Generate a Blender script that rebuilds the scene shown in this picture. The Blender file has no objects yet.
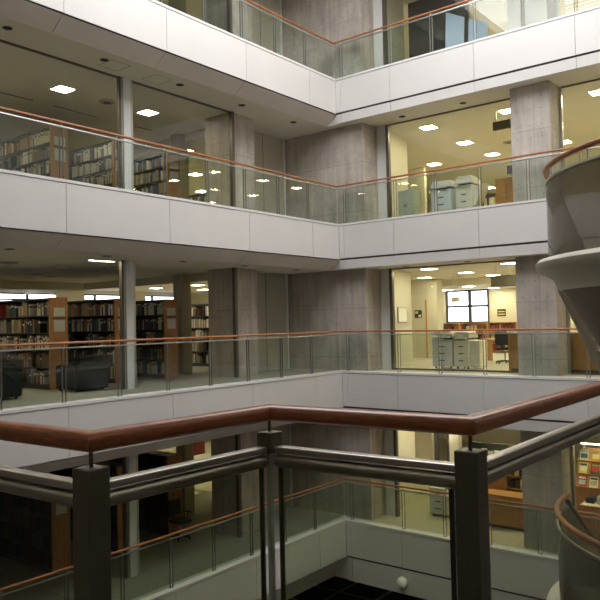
import bpy, bmesh, math, random
from mathutils import Vector, Matrix

random.seed(7)
S = bpy.context.scene
COL = S.collection
PI = math.pi
H = 4.2                       # storey height
JOINT_Z = -0.384               # formwork joint height
TOP = 1.291                   # ceiling lies this far below the floor line above


def T(level):                 # height of the floor edge of a storey (2 = the camera's storey)
    return H * (level - 2)


# ------------------------------------------------------------------ camera
F, YAW, PITCH, ROLL = 713.907, math.radians(38.198), math.radians(1.794), math.radians(-1.279)
CAM = Vector((11.695, -16.734, 1.4126))
FW = Vector((-math.sin(YAW) * math.cos(PITCH), math.cos(YAW) * math.cos(PITCH), math.sin(PITCH)))
R0 = Vector((math.cos(YAW), math.sin(YAW), 0))
U0 = R0.cross(FW)
RT = R0 * math.cos(ROLL) + U0 * math.sin(ROLL)
UP = -R0 * math.sin(ROLL) + U0 * math.cos(ROLL)
cd = bpy.data.cameras.new('camera')
cam = bpy.data.objects.new('camera', cd)
COL.objects.link(cam)
cd.sensor_width = 36.0
cd.lens = F / 600 * 36.0
cd.clip_start = 0.05
m = Matrix((RT, UP, -FW)).transposed().to_4x4()
m.translation = CAM
cam.matrix_world = m
S.camera = cam


def to_px(p):
    d = Vector(p) - CAM
    w = d.dot(FW)
    return 300 + F * d.dot(RT) / w, 300 - F * d.dot(UP) / w, w


# ------------------------------------------------------------------ materials
def new_mat(name):
    mt = bpy.data.materials.new(name)
    mt.use_nodes = True
    nt = mt.node_tree
    for n in list(nt.nodes):
        nt.nodes.remove(n)
    out = nt.nodes.new('ShaderNodeOutputMaterial')
    return mt, nt, out


def N(nt, kind, **kw):
    n = nt.nodes.new(kind)
    for k, v in kw.items():
        setattr(n, k, v)
    return n


def plain(name, col, rough=0.5, metal=0.0, noise=0.0, scale=6.0, spec=0.5, bump=0.0):
    mt, nt, out = new_mat(name)
    b = N(nt, 'ShaderNodeBsdfPrincipled')
    b.inputs['Roughness'].default_value = rough
    b.inputs['Metallic'].default_value = metal
    b.inputs['Specular IOR Level'].default_value = spec
    b.inputs['Base Color'].default_value = (*col, 1)
    if noise or bump:
        tc = N(nt, 'ShaderNodeTexCoord')
        nz = N(nt, 'ShaderNodeTexNoise')
        nz.inputs['Scale'].default_value = scale
        nz.inputs['Detail'].default_value = 5
        nt.links.new(tc.outputs['Object'], nz.inputs['Vector'])
        if noise:
            rp = N(nt, 'ShaderNodeValToRGB')
            rp.color_ramp.elements[0].position = 0.3
            rp.color_ramp.elements[1].position = 0.7
            rp.color_ramp.elements[0].color = (*[c * (1 - noise) for c in col], 1)
            rp.color_ramp.elements[1].color = (*[min(1, c * (1 + noise)) for c in col], 1)
            nt.links.new(nz.outputs['Fac'], rp.inputs['Fac'])
            nt.links.new(rp.outputs['Color'], b.inputs['Base Color'])
        if bump:
            bp = N(nt, 'ShaderNodeBump')
            bp.inputs['Strength'].default_value = bump
            nt.links.new(nz.outputs['Fac'], bp.inputs['Height'])
            nt.links.new(bp.outputs['Normal'], b.inputs['Normal'])
    nt.links.new(b.outputs['BSDF'], out.inputs['Surface'])
    return mt


def wood(name, c0, c1, rough=0.35, axis=(1, 12, 12), scale=3.0):
    mt, nt, out = new_mat(name)
    b = N(nt, 'ShaderNodeBsdfPrincipled')
    b.inputs['Roughness'].default_value = rough
    tc = N(nt, 'ShaderNodeTexCoord')
    mp = N(nt, 'ShaderNodeMapping')
    mp.inputs['Scale'].default_value = axis
    nz = N(nt, 'ShaderNodeTexNoise')
    nz.inputs['Scale'].default_value = scale
    nz.inputs['Detail'].default_value = 6
    nz.inputs['Roughness'].default_value = 0.6
    rp = N(nt, 'ShaderNodeValToRGB')
    rp.color_ramp.elements[0].position = 0.32
    rp.color_ramp.elements[1].position = 0.68
    rp.color_ramp.elements[0].color = (*c0, 1)
    rp.color_ramp.elements[1].color = (*c1, 1)
    nt.links.new(tc.outputs['Object'], mp.inputs['Vector'])
    nt.links.new(mp.outputs['Vector'], nz.inputs['Vector'])
    nt.links.new(nz.outputs['Fac'], rp.inputs['Fac'])
    nt.links.new(rp.outputs['Color'], b.inputs['Base Color'])
    nt.links.new(b.outputs['BSDF'], out.inputs['Surface'])
    return mt


def concrete(name, c0, c1):
    """board-marked concrete: blotches, vertical streaks, formwork joints and tie holes"""
    mt, nt, out = new_mat(name)
    L = nt.links.new
    b = N(nt, 'ShaderNodeBsdfPrincipled')
    b.inputs['Roughness'].default_value = 0.75
    b.inputs['Specular IOR Level'].default_value = 0.25
    tc = N(nt, 'ShaderNodeTexCoord')
    sp = N(nt, 'ShaderNodeSeparateXYZ')
    L(tc.outputs['Object'], sp.inputs[0])
    ad = N(nt, 'ShaderNodeMath', operation='ADD')
    L(sp.outputs[0], ad.inputs[0])
    L(sp.outputs[1], ad.inputs[1])
    cb = N(nt, 'ShaderNodeCombineXYZ')
    L(ad.outputs[0], cb.inputs[0])
    L(sp.outputs[2], cb.inputs[1])
    nz = N(nt, 'ShaderNodeTexNoise')
    nz.inputs['Scale'].default_value = 1.6
    nz.inputs['Detail'].default_value = 8
    nz.inputs['Roughness'].default_value = 0.65
    L(cb.outputs[0], nz.inputs['Vector'])
    mp = N(nt, 'ShaderNodeMapping')
    mp.inputs['Scale'].default_value = (3.5, 0.45, 1)
    L(cb.outputs[0], mp.inputs['Vector'])
    nz2 = N(nt, 'ShaderNodeTexNoise')
    nz2.inputs['Scale'].default_value = 1.5
    nz2.inputs['Detail'].default_value = 4
    L(mp.outputs['Vector'], nz2.inputs['Vector'])
    mx = N(nt, 'ShaderNodeMath', operation='ADD')
    L(nz.outputs['Fac'], mx.inputs[0])
    L(nz2.outputs['Fac'], mx.inputs[1])
    hf = N(nt, 'ShaderNodeMath', operation='MULTIPLY')
    hf.inputs[1].default_value = 0.5
    L(mx.outputs[0], hf.inputs[0])
    rp = N(nt, 'ShaderNodeValToRGB')
    rp.color_ramp.elements[0].position = 0.33
    rp.color_ramp.elements[1].position = 0.68
    rp.color_ramp.elements[0].color = (*c0, 1)
    rp.color_ramp.elements[1].color = (*c1, 1)
    L(hf.outputs[0], rp.inputs['Fac'])
    br = N(nt, 'ShaderNodeTexBrick')
    br.offset = 0.0
    br.inputs['Color1'].default_value = (1, 1, 1, 1)
    br.inputs['Color2'].default_value = (0.94, 0.94, 0.94, 1)
    br.inputs['Mortar'].default_value = (0.70, 0.70, 0.70, 1)
    br.inputs['Scale'].default_value = 1.0
    br.inputs['Mortar Size'].default_value = 0.012
    br.inputs['Mortar Smooth'].default_value = 0.5
    br.inputs['Brick Width'].default_value = 1.21
    br.inputs['Row Height'].default_value = 1.4
    bm_ = N(nt, 'ShaderNodeMapping')
    bm_.inputs['Location'].default_value = (0.04, JOINT_Z, 0)
    L(cb.outputs[0], bm_.inputs['Vector'])
    L(bm_.outputs['Vector'], br.inputs['Vector'])
    ml = N(nt, 'ShaderNodeMix', data_type='RGBA', blend_type='MULTIPLY')
    ml.inputs[0].default_value = 0.85
    L(rp.outputs['Color'], ml.inputs[6])
    L(br.outputs['Color'], ml.inputs[7])
    # tie holes on a 0.605 x 0.7 grid
    fx = N(nt, 'ShaderNodeMath', operation='PINGPONG')
    fx.inputs[1].default_value = 0.3025
    L(ad.outputs[0], fx.inputs[0])
    fz = N(nt, 'ShaderNodeMath', operation='PINGPONG')
    fz.inputs[1].default_value = 0.35
    L(sp.outputs[2], fz.inputs[0])
    sx = N(nt, 'ShaderNodeMath', operation='SUBTRACT')
    sx.inputs[1].default_value = 0.14
    L(fx.outputs[0], sx.inputs[0])
    sz = N(nt, 'ShaderNodeMath', operation='SUBTRACT')
    sz.inputs[1].default_value = 0.20
    L(fz.outputs[0], sz.inputs[0])
    c2 = N(nt, 'ShaderNodeCombineXYZ')
    L(sx.outputs[0], c2.inputs[0])
    L(sz.outputs[0], c2.inputs[1])
    ln = N(nt, 'ShaderNodeVectorMath', operation='LENGTH')
    L(c2.outputs[0], ln.inputs[0])
    lt = N(nt, 'ShaderNodeMath', operation='LESS_THAN')
    lt.inputs[1].default_value = 0.018
    L(ln.outputs['Value'], lt.inputs[0])
    lm = N(nt, 'ShaderNodeMath', operation='MULTIPLY')
    lm.inputs[1].default_value = 0.45
    L(lt.outputs[0], lm.inputs[0])
    m2 = N(nt, 'ShaderNodeMix', data_type='RGBA', blend_type='MIX')
    L(lm.outputs[0], m2.inputs[0])
    L(ml.outputs[2], m2.inputs[6])
    m2.inputs[7].default_value = (0.06, 0.055, 0.05, 1)
    L(m2.outputs[2], b.inputs['Base Color'])
    L(b.outputs['BSDF'], out.inputs['Surface'])
    return mt


def glass(name, tint, rough=0.0, refl=1.0, body=0.0, bodycol=(0.3, 0.3, 0.3)):
    """thin architectural pane: clear transmission plus a Schlick reflection, two faces per pane"""
    mt, nt, out = new_mat(name)
    L = nt.links.new
    lw = N(nt, 'ShaderNodeLayerWeight')
    lw.inputs['Blend'].default_value = 0.5
    pw = N(nt, 'ShaderNodeMath', operation='POWER')
    pw.inputs[1].default_value = 5.0
    L(lw.outputs['Facing'], pw.inputs[0])
    ma = N(nt, 'ShaderNodeMath', operation='MULTIPLY_ADD')
    ma.inputs[1].default_value = 0.9 * refl
    ma.inputs[2].default_value = 0.04 * refl
    L(pw.outputs[0], ma.inputs[0])
    tr = N(nt, 'ShaderNodeBsdfTransparent')
    tr.inputs['Color'].default_value = (*tint, 1)
    gl = N(nt, 'ShaderNodeBsdfGlossy')
    gl.inputs['Roughness'].default_value = rough
    base = tr.outputs[0]
    if body:
        df = N(nt, 'ShaderNodeBsdfDiffuse')
        df.inputs['Color'].default_value = (*bodycol, 1)
        tl = N(nt, 'ShaderNodeBsdfTranslucent')
        tl.inputs['Color'].default_value = (*bodycol, 1)
        m0 = N(nt, 'ShaderNodeMixShader')
        m0.inputs[0].default_value = 0.4
        L(df.outputs[0], m0.inputs[1])
        L(tl.outputs[0], m0.inputs[2])
        m1 = N(nt, 'ShaderNodeMixShader')
        m1.inputs[0].default_value = body
        L(tr.outputs[0], m1.inputs[1])
        L(m0.outputs[0], m1.inputs[2])
        base = m1.outputs[0]
    ms = N(nt, 'ShaderNodeMixShader')
    L(ma.outputs[0], ms.inputs[0])
    L(base, ms.inputs[1])
    L(gl.outputs[0], ms.inputs[2])
    L(ms.outputs[0], out.inputs['Surface'])
    return mt


def emit(name, col, strength):
    mt, nt, out = new_mat(name)
    e = N(nt, 'ShaderNodeEmission')
    e.inputs['Color'].default_value = (*col, 1)
    e.inputs['Strength'].default_value = strength
    nt.links.new(e.outputs[0], out.inputs['Surface'])
    return mt


def tiles(name, c, joint, size, rough):
    mt, nt, out = new_mat(name)
    L = nt.links.new
    b = N(nt, 'ShaderNodeBsdfPrincipled')
    b.inputs['Roughness'].default_value = rough
    tc = N(nt, 'ShaderNodeTexCoord')
    mp = N(nt, 'ShaderNodeMapping')
    mp.inputs['Location'].default_value = (3.6, -4.65, 0)
    br = N(nt, 'ShaderNodeTexBrick')
    br.offset = 0.0
    br.inputs['Color1'].default_value = (*c, 1)
    br.inputs['Color2'].default_value = (*[v * 0.85 for v in c], 1)
    br.inputs['Mortar'].default_value = (*joint, 1)
    br.inputs['Scale'].default_value = 1.0
    br.inputs['Mortar Size'].default_value = 0.06
    br.inputs['Brick Width'].default_value = size
    br.inputs['Row Height'].default_value = size
    L(tc.outputs['Object'], mp.inputs['Vector'])
    L(mp.outputs['Vector'], br.inputs['Vector'])
    L(br.outputs['Color'], b.inputs['Base Color'])
    L(b.outputs['BSDF'], out.inputs['Surface'])
    return mt


M = dict(
    panel=plain('white_panel', (0.68, 0.65, 0.62), 0.42, noise=0.02, scale=1.2),
    cap=plain('white_cap', (0.74, 0.72, 0.70), 0.4),
    soffit=plain('grey_soffit_panel', (0.70, 0.655, 0.61), 0.5, noise=0.03, scale=1.5),
    dark=plain('dark_joint', (0.05, 0.045, 0.04), 0.8),
    ceiling=plain('ceiling_paint', (0.74, 0.71, 0.64), 0.85, noise=0.02, scale=2),
    cream=plain('cream_wall', (0.66, 0.63, 0.50), 0.7, noise=0.03, scale=2),
    beige=plain('beige_panel', (0.48, 0.45, 0.36), 0.6, noise=0.04, scale=3),
    nearwall=plain('near_wall', (0.14, 0.12, 0.10), 0.8),
    backwall=plain('plain_wall', (0.60, 0.57, 0.48), 0.8, noise=0.03, scale=1),
    carpet=plain('grey_green_carpet', (0.29, 0.275, 0.215), 0.95, noise=0.08, scale=40),
    cream_floor=plain('pale_floor', (0.56, 0.51, 0.37), 0.5, noise=0.05, scale=10),
    concrete=concrete('concrete', (0.37, 0.325, 0.28), (0.63, 0.57, 0.50)),
    ground=tiles('dark_floor_tile', (0.085, 0.068, 0.055), (0.75, 0.72, 0.66), 1.5, 0.3),
    steel=plain('brushed_steel', (0.52, 0.51, 0.47), 0.32, metal=0.85),
    mullion=plain('mullion_bronze', (0.16, 0.14, 0.12), 0.4, metal=0.6),
    white_metal=plain('white_metal', (0.70, 0.70, 0.68), 0.4),
    grey_metal=plain('grey_metal', (0.40, 0.39, 0.36), 0.4, metal=0.3),
    fin=plain('post_fin', (0.22, 0.225, 0.20), 0.4, metal=0.4),
    post=plain('dark_steel_post', (0.15, 0.138, 0.095), 0.4, metal=0.65, noise=0.06, scale=20),
    bar=plain('satin_steel_bar', (0.52, 0.48, 0.42), 0.3, metal=0.9),
    tube=plain('olive_steel_tube', (0.36, 0.335, 0.26), 0.3, metal=0.85),
    rail=wood('orange_wood_rail', (0.36, 0.13, 0.05), (0.50, 0.20, 0.08), 0.35, (2, 2, 8), 2),
    near_rail=wood('red_brown_wood_rail', (0.22, 0.064, 0.021), (0.40, 0.13, 0.046), 0.30, (4, 4, 40), 5),
    glass=glass('railing_glass', (0.905, 0.935, 0.905)),
    near_glass=glass('near_railing_glass', (0.80, 0.825, 0.735), refl=0.6),
    window=glass('window_glass', (0.96, 0.97, 0.96), refl=0.8),
    smoked=glass('curved_smoked_glass', (0.80, 0.79, 0.74), rough=0.08, refl=0.8, body=0.54, bodycol=(0.215, 0.185, 0.145)),
    edge=plain('pale_glass_edge', (0.50, 0.55, 0.44), 0.3),
    lamp=emit('lamp_diffuser', (1.0, 0.90, 0.60), 58.0),
    daylight=emit('daylight_pane', (0.92, 0.96, 1.0), 4.5),
    near_floor=plain('dark_carpet', (0.09, 0.08, 0.065), 0.9, noise=0.1, scale=40),
    ceiling_fill=emit('warm_fill_glow', (1.0, 0.90, 0.66), 14.0),  # glow of an added unseen panel, not a real window
    strip=emit('lamp_strip', (1.0, 0.97, 0.88), 9.0),
    lightbox=emit('lit_notice', (1.0, 0.88, 0.50), 0.95),
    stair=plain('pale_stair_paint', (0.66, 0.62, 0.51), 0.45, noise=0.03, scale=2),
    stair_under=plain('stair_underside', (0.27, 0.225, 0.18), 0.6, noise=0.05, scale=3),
    oak=wood('oak_board', (0.46, 0.23, 0.075), (0.60, 0.32, 0.11), 0.45, (6, 6, 1), 3),
    end_oak=wood('dark_oak_end_panel', (0.34, 0.15, 0.05), (0.46, 0.22, 0.075), 0.45, (6, 6, 1), 3),
    shelf=plain('dark_shelf_metal', (0.045, 0.04, 0.037), 0.5),
    plate=plain('pale_sign_plate', (0.55, 0.53, 0.45), 0.5),
    paper=plain('white_paper', (0.88, 0.85, 0.73), 0.7),
    armchair=plain('dark_green_upholstery', (0.012, 0.016, 0.013), 0.9, noise=0.15, scale=30, spec=0.15),
    black=plain('black_plastic', (0.02, 0.02, 0.02), 0.5),
    grey_plastic=plain('blue_grey_plastic', (0.76, 0.79, 0.80), 0.45),
    white_plastic=plain('off_white_plastic', (0.88, 0.85, 0.73), 0.45),
    sign=plain('olive_sign_board', (0.10, 0.09, 0.055), 0.5),
    dark_sign=plain('dark_sign', (0.03, 0.04, 0.03), 0.4),
    yellow=plain('yellow_mark', (0.75, 0.66, 0.25), 0.5),
    red=plain('red_cover', (0.55, 0.05, 0.04), 0.5),
    blue=plain('pale_blue_board', (0.50, 0.62, 0.80), 0.5),
    dark_grey=plain('dark_grey_board', (0.10, 0.10, 0.105), 0.6),
    frame=plain('dark_window_frame', (0.05, 0.045, 0.05), 0.5),
    hole=plain('lamp_hole', (0.012, 0.010, 0.008), 0.7),
    slot=plain('ceiling_slot', (0.13, 0.12, 0.10), 0.7),
)


# ------------------------------------------------------------------ mesh helpers
class MB:
    def __init__(self):
        self.v, self.f, self.mi, self.mats, self.sm = [], [], [], [], []

    def slot(self, mat):
        if mat not in self.mats:
            self.mats.append(mat)
        return self.mats.index(mat)

    def add(self, vs, fs, mat, smooth=False):
        b = len(self.v)
        k = self.slot(mat)
        self.v += [tuple(p) for p in vs]
        for f in fs:
            self.f.append([b + i for i in f])
            self.mi.append(k)
            self.sm.append(smooth)
        return self

    def box(self, x0, x1, y0, y1, z0, z1, mat):
        x0, x1 = min(x0, x1), max(x0, x1)
        y0, y1 = min(y0, y1), max(y0, y1)
        z0, z1 = min(z0, z1), max(z0, z1)
        vs = [(x0, y0, z0), (x1, y0, z0), (x1, y1, z0), (x0, y1, z0), (x0, y0, z1), (x1, y0, z1), (x1, y1, z1), (x0, y1, z1)]
        fs = [(3, 2, 1, 0), (4, 5, 6, 7), (0, 1, 5, 4), (1, 2, 6, 5), (2, 3, 7, 6), (3, 0, 4, 7)]
        return self.add(vs, fs, mat)

    def hexa(self, a, b, mat):      # two matching quads
        vs = list(a) + list(b)
        fs = [(3, 2, 1, 0), (4, 5, 6, 7), (0, 1, 5, 4), (1, 2, 6, 5), (2, 3, 7, 6), (3, 0, 4, 7)]
        return self.add(vs, fs, mat)

    def sweep(self, path, sec, mat, smooth=True):
        """sweep a (sideways, up) section along a path, mitred at the corners"""
        n = len(path)
        P3 = [Vector(p) for p in path]
        rings = []
        for i, p in enumerate(P3):
            a = (p - P3[i - 1]) if i > 0 else (P3[1] - p)
            b = (P3[i + 1] - p) if i < n - 1 else (p - P3[i - 1])
            da = Vector((a.x, a.y, 0)).normalized()
            db = Vector((b.x, b.y, 0)).normalized()
            na, nb = Vector((da.y, -da.x, 0)), Vector((db.y, -db.x, 0))
            nn = (na + nb).normalized()
            k = 1.0 / max(0.3, nn.dot(na))
            rings.append([p + nn * (s * k) + Vector((0, 0, u)) for s, u in sec])
        ms = len(sec)
        vs = [q for r in rings for q in r]
        fs = []
        for i in range(n - 1):
            for j in range(ms):
                jn = (j + 1) % ms
                fs.append((i * ms + j, i * ms + jn, (i + 1) * ms + jn, (i + 1) * ms + j))
        self.add(vs, fs, mat, smooth)
        self.add(rings[0], [tuple(range(ms))], mat)
        self.add(rings[-1], [tuple(reversed(range(ms)))], mat)
        return self

    def cyl(self, a, b, r, mat, n=12, r2=None, smooth=True):
        a, b = Vector(a), Vector(b)
        d = (b - a).normalized()
        t = Vector((0, 0, 1)) if abs(d.z) < 0.9 else Vector((1, 0, 0))
        u = d.cross(t).normalized()
        w = d.cross(u)
        r2 = r if r2 is None else r2
        va = [a + (u * math.cos(2 * PI * i / n) + w * math.sin(2 * PI * i / n)) * r for i in range(n)]
        vb = [b + (u * math.cos(2 * PI * i / n) + w * math.sin(2 * PI * i / n)) * r2 for i in range(n)]
        self.add(va + vb, [(i, (i + 1) % n, n + (i + 1) % n, n + i) for i in range(n)], mat, smooth)
        self.add(va, [tuple(reversed(range(n)))], mat)
        self.add(vb, [tuple(range(n))], mat)
        return self

    def revolve(self, prof, c, a0, a1, n, mat, smooth=True, closed=True):
        """turn a closed (radius, z) outline about a vertical axis from angle a0 to a1"""
        mp = len(prof)
        full = abs(a1 - a0) > 2 * PI - 1e-6
        cnt = n if full else n + 1
        vs = []
        for i in range(cnt):
            a = a0 + (a1 - a0) * i / n
            vs += [(c[0] + r * math.cos(a), c[1] + r * math.sin(a), z) for r, z in prof]
        fs = []
        for i in range(n):
            i2 = (i + 1) % cnt
            for j in range(mp if closed else mp - 1):
                jn = (j + 1) % mp
                fs.append((i * mp + j, i2 * mp + j, i2 * mp + jn, i * mp + jn))
        self.add(vs, fs, mat, smooth)
        if not full:
            self.add(vs[:mp], [tuple(range(mp))], mat)
            self.add(vs[-mp:], [tuple(reversed(range(mp)))], mat)
        return self

    def build(self, name, parent=None, bevel=0.0, sharp=35, loc=None):
        me = bpy.data.meshes.new(name)
        me.from_pydata(self.v, [], self.f)
        for mt in self.mats:
            me.materials.append(M[mt])
        me.polygons.foreach_set('material_index', self.mi)
        me.polygons.foreach_set('use_smooth', self.sm)
        bm = bmesh.new()
        bm.from_mesh(me)
        bmesh.ops.remove_doubles(bm, verts=bm.verts, dist=1e-5)
        bmesh.ops.recalc_face_normals(bm, faces=bm.faces)
        bm.to_mesh(me)
        bm.free()
        me.set_sharp_from_angle(angle=math.radians(sharp))
        o = bpy.data.objects.new(name, me)
        COL.objects.link(o)
        if parent:
            o.parent = parent
        if loc:
            o.location = loc
        if bevel:
            bv = o.modifiers.new('bevel', 'BEVEL')
            bv.width = bevel
            bv.segments = 2
            bv.limit_method = 'ANGLE'
        return o


def rrect(w, h, r, n=4):
    pts = []
    for cx, cz, a in ((w / 2 - r, h / 2 - r, 0), (-w / 2 + r, h / 2 - r, 90), (-w / 2 + r, -h / 2 + r, 180), (w / 2 - r, -h / 2 + r, 270)):
        for i in range(n + 1):
            t = math.radians(a + 90 * i / n)
            pts.append((cx + r * math.cos(t), cz + r * math.sin(t)))
    return pts


def shift(sec, ds, du):
    return [(s + ds, u + du) for s, u in sec]


def tag(o, label, cat, group=None):
    o['label'] = label
    o['category'] = cat
    if group:
        o['group'] = group
    return o


def thing(name, label, cat, loc=(0, 0, 0), rz=0.0, group=None):
    o = bpy.data.objects.new(name, None)
    o.empty_display_size = 0.2
    COL.objects.link(o)
    o.location = loc
    o.rotation_euler = (0, 0, rz)
    return tag(o, label, cat, group)


def copy_tree(o, parent=None):
    c = o.copy()
    COL.objects.link(c)
    if parent:
        c.parent = parent
    for ch in [x for x in bpy.data.objects if x.parent == o]:
        copy_tree(ch, c)
    return c


def struct(mb, name, label=None, bevel=0.0):
    o = mb.build(name, bevel=bevel)
    o['kind'] = 'structure'
    if label:
        o['label'] = label
    return o


STOREY = {4: 'topmost storey', 3: 'upper storey', 2: 'middle storey', 1: 'lowest storey'}

# ------------------------------------------------------------------ the setting
SKY = (1.4, 10.4, 1.4, 10.4)   # skylight opening: x from, x to, -y from, -y to
YS = -19.5            # the atrium's near end
XE = 14.6             # the atrium's right end
WX = -13.0            # back of the left wing
WY = 14.0             # back of the right wing
FB = 1.0114           # height of a fascia panel
GX, GY = -1.45, 1.15  # glazing lines
SE = [-1.24 - 2.56 * k for k in range(8)]            # seams on the left fascia
SR = [0.17, 1.80, 4.25, 6.74, 9.2, 11.65]            # seams on the right fascia
SEAM = 0.011


def seamed(mb, axis, cuts, fn):
    for a, b in zip(cuts[:-1], cuts[1:]):
        fn(min(a, b) + SEAM / 2, max(a, b) - SEAM / 2)


for L in (1, 2, 3, 4):
    t = T(L)
    low = 0.28 if L > 1 else 0.68
    # left fascia: cap, panels with open joints, sloping soffit panels behind them
    mb = MB()
    mb.box(-0.32, 0.012, YS, 0.0, t - 0.055, t, 'cap')
    mb.box(-0.10, -0.03, YS, 0.0, t - FB, t - 0.05, 'dark')
    cuts = [0.0] + SE + [YS]
    seamed(mb, 1, cuts, lambda a, b: mb.box(-0.03, 0.0, a, b, t - FB, t - 0.067, 'panel'))
    d0, d1 = (0.42, 0.14) if L > 1 else (0.50, 0.2)
    zb = t - FB - 0.03
    zl = t - FB - low

    def slope(a, b):
        mb.hexa([(-0.035, a, zb), (-0.035, b, zb), (-0.06, b, zb + 0.02), (-0.06, a, zb + 0.02)],
                [(-d0, a, zl), (-d0, b, zl), (-d0 - 0.02, b, zl + 0.02), (-d0 - 0.02, a, zl + 0.02)], 'soffit')
    seamed(mb, 1, [0.10] + SE + [YS], slope)
    mb.hexa([(-0.07, YS, zb + 0.02), (-0.07, 0.1, zb + 0.02), (-0.10, 0.1, zb + 0.04), (-0.10, YS, zb + 0.04)],
            [(-d0 - 0.025, YS, zl + 0.025), (-d0 - 0.025, 0.1, zl + 0.025), (-d0 - 0.06, 0.1, zl + 0.045), (-d0 - 0.06, YS, zl + 0.045)], 'dark')
    struct(mb, 'wall_left', 'white panelled fascia of the left gallery, %s' % STOREY.get(L, 'above the frame'))
    # right fascia: cap, panels, shadow gap, lower strip set back
    mb = MB()
    mb.box(-0.32, XE, -0.012, 0.32, t - 0.055, t, 'cap')
    mb.box(0.0, XE, 0.03, 0.10, t - FB - 0.06, t - 0.05, 'dark')
    seamed(mb, 0, [0.0] + SR + [XE], lambda a, b: mb.box(a, b, 0.0, 0.03, t - FB + 0.02, t - 0.067, 'panel'))
    seamed(mb, 0, [0.0] + SR + [XE], lambda a, b: mb.hexa(
        [(a, 0.015, t - FB - 0.03), (b, 0.015, t - FB - 0.03), (b, 0.05, t - FB - 0.03), (a, 0.05, t - FB - 0.03)],
        [(a, 0.03, zl), (b, 0.03, zl), (b, 0.11, zl), (a, 0.11, zl)], 'panel'))
    mb.hexa([(-0.03, 0.06, zb), (0.0, 0.06, zb), (0.0, 0.10, zb), (-0.03, 0.10, zb)],
            [(-d0, 0.08, zl), (0.0, 0.08, zl), (0.0, 0.11, zl), (-d0, 0.11, zl)], 'panel')
    struct(mb, 'wall_right', 'white panelled fascia of the right gallery, %s' % STOREY.get(L, 'above the frame'))
    # floors and ceilings of the two wings
    fl = 'carpet' if L != 1 else 'carpet'
    mb = MB()
    mb.box(WX, -0.10, YS, 0.35, t - 0.12, t - 0.01, fl)
    struct(mb, 'floor', 'carpet of the left wing')
    mb = MB()
    mb.box(WX, XE, 0.35, WY, t - 0.12, t - 0.01, 'cream_floor')
    mb.box(-0.10, XE, 0.10, 0.35, t - 0.12, t - 0.01, 'cream_floor')
    struct(mb, 'floor', 'pale floor of the right wing')
    c = t - FB - low
    mb = MB()
    mb.box(WX, -d0, YS, 0.35, c, c + 0.06, 'ceiling')
    struct(mb, 'ceiling', 'plain ceiling under the left gallery')
    mb = MB()
    mb.box(WX, XE, 0.35, WY, c, c + 0.06, 'ceiling')
    mb.box(-d0, XE, 0.11, 0.35, c, c + 0.06, 'ceiling')
    struct(mb, 'ceiling', 'plain ceiling under the right gallery')

# outer walls
ZB, ZT = -8.4, 11.6
mb = MB().box(WX - 0.2, WX, YS, WY, ZB, ZT, 'backwall')
struct(mb, 'wall_far_left')
mb = MB().box(WX, XE, WY, WY + 0.2, ZB, ZT, 'cream')
struct(mb, 'wall_back')
mb = MB().box(WX, XE + 0.2, YS - 0.2, YS, ZB, 3.2, 'nearwall').box(WX, XE + 0.2, YS - 0.2, YS, 3.2, ZT + 1.0, 'cap')  # unseen; dark below for dim reflections, pale above to bounce light onto soffits
struct(mb, 'wall_near')
mb = MB().box(XE, XE + 0.2, YS, WY, ZB, 3.2, 'nearwall').box(XE, XE + 0.2, YS, WY, 3.2, ZT + 1.0, 'cap')  # unseen, with the same dark and pale split to steer bounced light
struct(mb, 'wall_far_right')
mb = MB().box(WX - 0.2, XE + 0.2, YS - 0.2, WY + 0.2, ZB - 0.2, ZB, 'ground')
struct(mb, 'floor', 'dark tiled ground floor')

# concrete corner core and columns
mb = MB()
mb.box(-2.46, 0.62, 0.40, 2.88, T(1) - FB - 0.6, ZT, 'concrete')
struct(mb, 'wall_corner', 'concrete core at the corner of the atrium')
for L in (1, 2, 3, 4):
    z0, z1 = T(L) - 0.01, (T(L + 1) - TOP if L < 4 else ZT - 0.1)
    mb = MB()
    mb.box(0.62, 0.66, GY, 2.90, z0, z1, 'cream')                  # painted wall behind the glazing
    mb.box(0.66, 0.97, GY - 0.02, GY + 0.06, z0, z1, 'white_metal')  # white panel at the jamb
    struct(mb, 'wall_side', 'cream wall beside the concrete core')
    mb = MB()
    mb.box(-2.29, -2.25, -1.94, 0.40, z0, z1, 'beige')
    mb.box(-2.25, -2.245, -0.66, -0.65, z0, z1, 'dark')
    mb.box(-2.25, -2.20, 0.27, 0.33, z0, z1, 'white_metal')
    struct(mb, 'wall_inner', 'beige panelled wall between column and core')
for nm, (x0, x1, y0, y1) in (('a', (4.98, 5.97, 0.44, 1.42)), ('b', (-2.44, -1.45, -2.86, -1.94)), ('c', (11.0, 12.0, 0.44, 1.42)), ('d', (-2.44, -1.45, -12.2, -11.3))):
    mb = MB()
    mb.box(x0, x1, y0, y1, ZB, ZT, 'concrete')
    struct(mb, 'concrete_column', {'a': 'concrete column on the right gallery', 'b': 'concrete column near the corner on the left gallery'}.get(nm), bevel=0.015)
# beige pillar behind the bookcases
mb = MB().box(-4.42, -4.06, -2.35, -1.98, ZB, ZT, 'beige')
struct(mb, 'wall_pillar', 'beige pillar behind the left column')

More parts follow.
